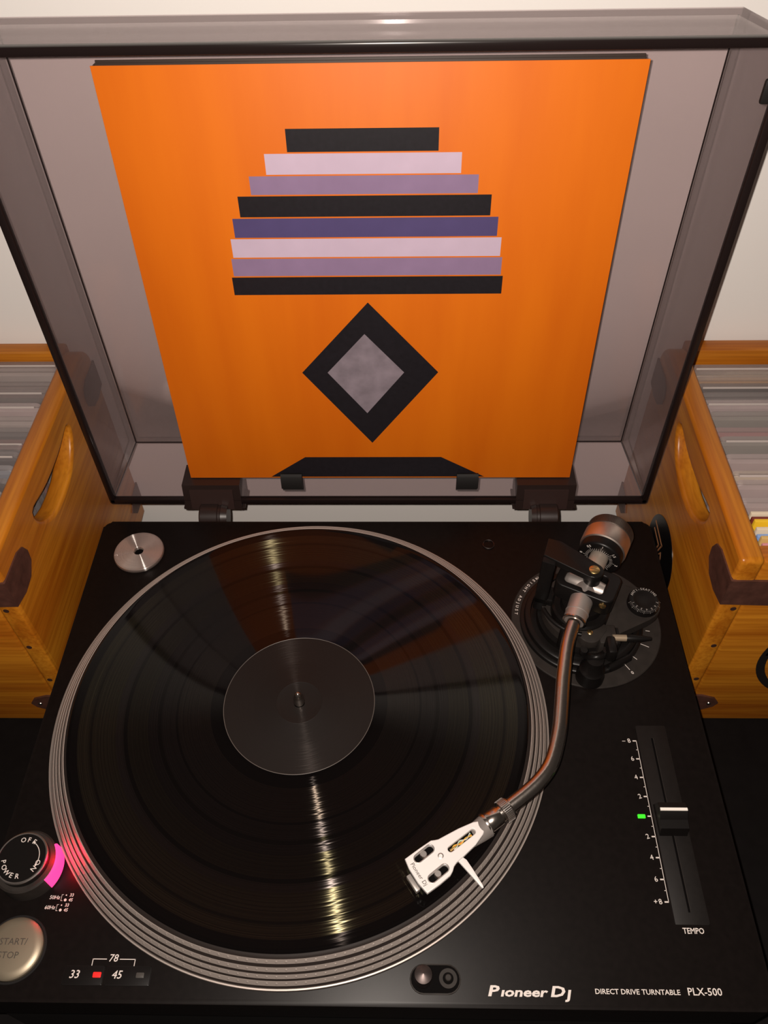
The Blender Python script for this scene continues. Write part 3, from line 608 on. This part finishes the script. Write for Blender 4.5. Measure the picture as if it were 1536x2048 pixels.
# ------------------------------------------------------------------ wooden crates
PINE_Y = wood('pine_side', (.53, .200, .014), (.38, .116, .007), 1); PINE_X = wood('pine_front', (.52, .195, .014), (.36, .106, .007), 0)
RUST = mat('rusty_iron', (.085, .034, .024), .5, .15, noise=.7, nscale=110, bump=.3); NAIL = mat('nail_hole', (.035, .012, .006), .7); STEEL = mat('nail_steel', (.55, .5, .46), .3, 1)
CW, CTOP, TH = .2165, .0915, .016
def crate(sign, xf, yf, label):
    """sign +1: crate to the right of the turntable; xf = outer face of the panel next to it"""
    X = lambda u: xf+sign*u
    yb = .4715
    cr = tag(empty('wooden_crate', (X(CW/2), (yf+yb)/2, TZ)), label, 'crate', 'wooden record crates')
    H = CTOP-TZ
    def side(u0):
        hl = []
        for i in range(28):                                   # hand hold: long oval that sags in the middle
            a = 2*math.pi*i/28; ss = math.cos(a); tt_ = math.sin(a)
            hl.append((.345+.047*math.copysign(abs(ss)**.8, ss), .0615+.0135*math.copysign(abs(tt_)**.8, tt_)-.016*(1-ss*ss)*.9+.004))
        pan = [(yf, TZ), (yb, TZ)]+[(yb-.020+.020*math.cos(R(k*9)), CTOP-.020+.020*math.sin(R(k*9))) for k in range(11)]+[(yf+.004-.004*math.sin(R(k*18)), CTOP-.004+.004*math.cos(R(k*18))) for k in range(6)]
        me = holed([pan, hl[::-1]], TH, .0030)
        me.transform(Matrix.Translation((X(u0+TH/2), 0, 0)) @ Matrix(((0, 0, 1, 0), (1, 0, 0, 0), (0, 1, 0, 0), (0, 0, 0, 1))))
        return put('side_panel', me, PINE_Y, cr)
    s1 = side(0); side(CW-TH)
    def bx_(nm, u0, u1, y0, y1, z0, z1, m, bev=.0025, par=cr):
        a, b = sorted((X(u0), X(u1))); return put(nm, box(a, b, y0, y1, z0, z1, bev), m, par)
    fp = bx_('front_panel', TH-.0005, CW-TH+.0005, yf+.0004, yf+TH, TZ, CTOP-.002, PINE_X); bx_('rear_panel', TH-.0005, CW-TH+.0005, yb-TH, yb-.0004, TZ, CTOP, PINE_X)
    bx_('bottom_panel', TH, CW-TH, yf+TH, yb-TH, TZ+.001, TZ+.012, PINE_X, .001)
    for z in (.038, -.0095, -.0575):
        for u in (.0105, CW-.0105): put('nail', axis_lathe([(.0021, 0), (.0021, .0006), (0, .0006)], (X(u), yf+.0004, z), (0, -1, 0), 12), NAIL, fp)
    # iron corner straps: a rounded lobe on the side panel, a band on the front
    YZ = Matrix(((0, 0, 1, 0), (1, 0, 0, 0), (0, 1, 0, 0), (0, 0, 0, 1))); XZ = Matrix(((1, 0, 0, 0), (0, 0, -1, 0), (0, 1, 0, 0), (0, 0, 0, 1)))
    for yc, dr in ((yf, 1), (yb, -1)):
        st = put('corner_strap', prism([(yc+dr*p, z) for p, z in ((-.0006, .045), (.014, .0415), (.027, .043), (.036, .0510), (.0375, .0600), (.034, .0680), (.026, .0715), (-.0006, .0715))], -.0006, .0011, mtx=Matrix.Translation((X(0), 0, 0)) @ Matrix.Diagonal((-sign, 1, 1, 1)) @ YZ), RUST, cr)
        put('lower_strap', prism([(yc+dr*p, z) for p, z in ((-.0006, -.107), (.020, -.106), (.030, -.0945), (.020, -.083), (-.0006, -.082))], -.0006, .0011, mtx=Matrix.Translation((X(0), 0, 0)) @ Matrix.Diagonal((-sign, 1, 1, 1)) @ YZ), RUST, cr)
        if dr == 1:
            for e0, e1 in ((0, 1), (CW, -1)):
                fx = lambda u: X(e0+e1*u)
                put('corner_strap', prism([(fx(u), z) for u, z in ((-.001, .0450), (.045, .0432), (.066, .0500), (.072, .0570), (.066, .0650), (.045, .0705), (-.001, .0715))], -.0004, .0013, mtx=Matrix.Translation((0, yf, 0)) @ XZ), RUST, cr)
                put('lower_strap', prism([(fx(u), z) for u, z in ((-.001, -.107), (.024, -.1065), (.0345, -.1000), (.0375, -.0940), (.033, -.0870), (.022, -.0825), (-.001, -.082))], -.0004, .0013, mtx=Matrix.Translation((0, yf, 0)) @ XZ), RUST, cr)
                put('strap_nail', axis_lathe([(.0020, .0010), (.0016, .0018), (0, .0022)], (fx(.0300), yf, -.0945), (0, -1, 0), 12), STEEL, cr)
                put('strap_nail', axis_lathe([(.0018, .0010), (.0014, .0016), (0, .0018)], (fx(.040), yf, .0575), (0, -1, 0), 12), RUST, cr)
    return cr, X
cl, XL = crate(-1, -.0215, .2330, 'orange pine crate of sleeved records at the left of the turntable')
crr, XR = crate(1, .4665, .2365, 'orange pine crate with round black sticker at the right of the turntable')
# round sticker on the right crate's side and ring emblem on its front
STK = mat('sticker_black', (.006, .005, .0055), .22); COP = mat('copper_ink', (.36, .16, .07), .45)
YZL = Matrix(((0, 0, -1, .4665), (1, 0, 0, 0), (0, 1, 0, 0), (0, 0, 0, 1)))
sk = put('round_sticker', prism(circ(.3460, -.0400, .0350, 48), -.0002, .0004, mtx=YZL), STK, crr); sk['label'] = 'round black sticker with copper zigzag lines'
def strip(pts, wd, z, mtx, bm):
    for (x0, y0), (x1, y1) in zip(pts, pts[1:]):
        dx, dy = x1-x0, y1-y0; l = math.hypot(dx, dy); nx, ny = -dy/l*wd/2, dx/l*wd/2; ex, ey = dx/l*wd/2, dy/l*wd/2
        prism([(x0-nx-ex, y0-ny-ey), (x1-nx+ex, y1-ny+ey), (x1+nx+ex, y1+ny+ey), (x0+nx-ex, y0+ny-ey)], 0, z, bm=bm, mtx=mtx)
    return bm
bm = bmesh.new()
strip([(.372, -.0260), (.3465, -.0285), (.3560, -.0560)], .0016, .0006, YZL, bm)
strip([(.370, -.0330), (.3525, -.0345), (.3585, -.0560)], .0016, .0006, YZL, bm)
strip([(.3560, -.0560), (.3440, -.0350), (.3300, -.0560)], .0013, .0006, YZL, bm)
strip([(.3520, -.0560), (.3440, -.0410), (.3330, -.0580)], .0011, .0006, YZL, bm)
strip([(.3360, -.0440), (.3260, -.0460), (.3220, -.0520)], .0022, .0006, YZL, bm)
put('sticker_lines', bm, COP, sk, smooth=0)
XZR = Matrix(((1, 0, 0, 0), (0, 0, -1, .2369), (0, 1, 0, 0), (0, 0, 0, 1)))
me = holed([circ(.5770, -.0260, .0610, 64), circ(.5770, -.0260, .0545, 64)[::-1]], .0008, .0001)
me.transform(XZR); em = put('ring_emblem', me, mat('emblem_black', (.012, .009, .008), .5), crr); em['label'] = 'black ring emblem printed on the front board'
put('emblem_bar', prism([(.5190, -.0230), (.6350, -.0230), (.6350, -.0080), (.5215, -.0080)], 0, .0004, mtx=XZR), MATS['emblem_black'], em)

# sleeved singles standing in the crates
PLS = smoked('clear_plastic', (.97, .95, .95), .15, 1.0, (.80, .72, .70))
nm_ = PLS.node_tree.nodes
ORD = ['first', 'second', 'third', 'fourth', 'fifth', 'sixth', 'seventh', 'eighth', 'ninth', 'tenth', 'eleventh', 'twelfth', 'thirteenth', 'fourteenth', 'fifteenth', 'sixteenth', 'seventeenth', 'eighteenth', 'nineteenth', 'twentieth']
def single(X, sign, y, colour, cname, idx, side, bare, top, th):
    jm = mat('jacket_'+cname.replace(' ', '_'), colour, .55, noise=.12, nscale=50)
    u0, u1 = TH+.002+random.uniform(0, .0012), CW-TH-.002
    z0 = TZ+.0125
    lab = '%s %s single in the %s crate, %s from the wall' % (cname, 'card sleeve' if bare else 'plastic sleeved', side, ORD[idx])
    t = tag(empty('sleeved_single', (X((u0+u1)/2), y, z0)), lab, 'record', 'singles in the %s crate' % side)
    a, b = sorted((X(u0+.002), X(u1-.002)))
    put('jacket', box(a, b, y-th/2+.0003, y+th/2-.0003, z0+.0006, top-(.000 if bare else .005), .0004), jm, t)
    if not bare:
        a, b = sorted((X(u0), X(u1)))
        put('plastic_sleeve', prism(rrect(a, b, z0, top, .004, 4), -(y+th/2), -(y-th/2), mtx=Matrix(((1, 0, 0, 0), (0, 0, -1, 0), (0, 1, 0, 0), (0, 0, 0, 1)))), PLS, t)
        if idx % 5 in (0, 3): put('edge_highlight', box(a+.0035, b-.0035, y-th/2-.0002, y-th/2+.0005, top-.0012, top+.0001), mat('painted_highlight', (.60, .53, .50), .35), t)  # pale strip paints the highlight along the plastic's top edge
GRY = (.52, .46, .44); MAU = (.60, .50, .50); OLV = (.34, .33, .30); DK = (.06, .052, .052)
right = [(.4460, (.24, .17, .14), 'brown', 0), (.4361, (.70, .60, .46), 'cream', 0), (.4297, (.50, .30, .14), 'tan', 0), (.4241, DK, 'dark grey', 0), (.4131, (.15, .14, .14), 'charcoal', 0), (.4041, MAU, 'mauve', 0), (.3880, OLV, 'olive grey', 0), (.3718, (.45, .22, .22), 'dusty pink', 0), (.3586, OLV, 'olive grey', 0), (.3400, MAU, 'mauve', 0), (.3206, (.72, .66, .58), 'cream', 0), (.3122, MAU, 'mauve', 0), (.2985, MAU, 'mauve', 0), (.2847, (.74, .66, .52), 'cream', 1), (.2806, (.17, .025, .015), 'dark red', 1), (.2760, (.80, .50, .02), 'yellow', 1), (.2694, (.66, .6, .5), 'cream', 1), (.2655, (.22, .36, .68), 'pale blue', 1), (.2610, (.60, .40, .14), 'ochre', 1), (.2565, (.62, .26, .29), 'pink', 1)]
left = [(.4520, (.32, .25, .22), 'brownish grey', 0), (.4418, GRY, 'grey', 0), (.4276, (.30, .25, .24), 'warm grey', 0), (.4163, (.24, .19, .185), 'taupe', 0), (.4039, DK, 'dark grey', 0), (.3960, MAU, 'mauve', 0), (.3840, GRY, 'grey', 0), (.3727, (.2, .19, .19), 'smoke grey', 0), (.3600, (.30, .07, .07), 'dull red', 0), (.3494, DK, 'charcoal', 0), (.3413, (.12, .11, .12), 'slate', 0), (.3282, (.30, .33, .38), 'bluish grey', 0), (.3155, DK, 'dark grey', 0), (.3020, (.4, .36, .34), 'pale grey', 0), (.2880, DK, 'dark grey', 0), (.2740, GRY, 'grey', 0), (.2600, (.4, .36, .34), 'pale grey', 0)]
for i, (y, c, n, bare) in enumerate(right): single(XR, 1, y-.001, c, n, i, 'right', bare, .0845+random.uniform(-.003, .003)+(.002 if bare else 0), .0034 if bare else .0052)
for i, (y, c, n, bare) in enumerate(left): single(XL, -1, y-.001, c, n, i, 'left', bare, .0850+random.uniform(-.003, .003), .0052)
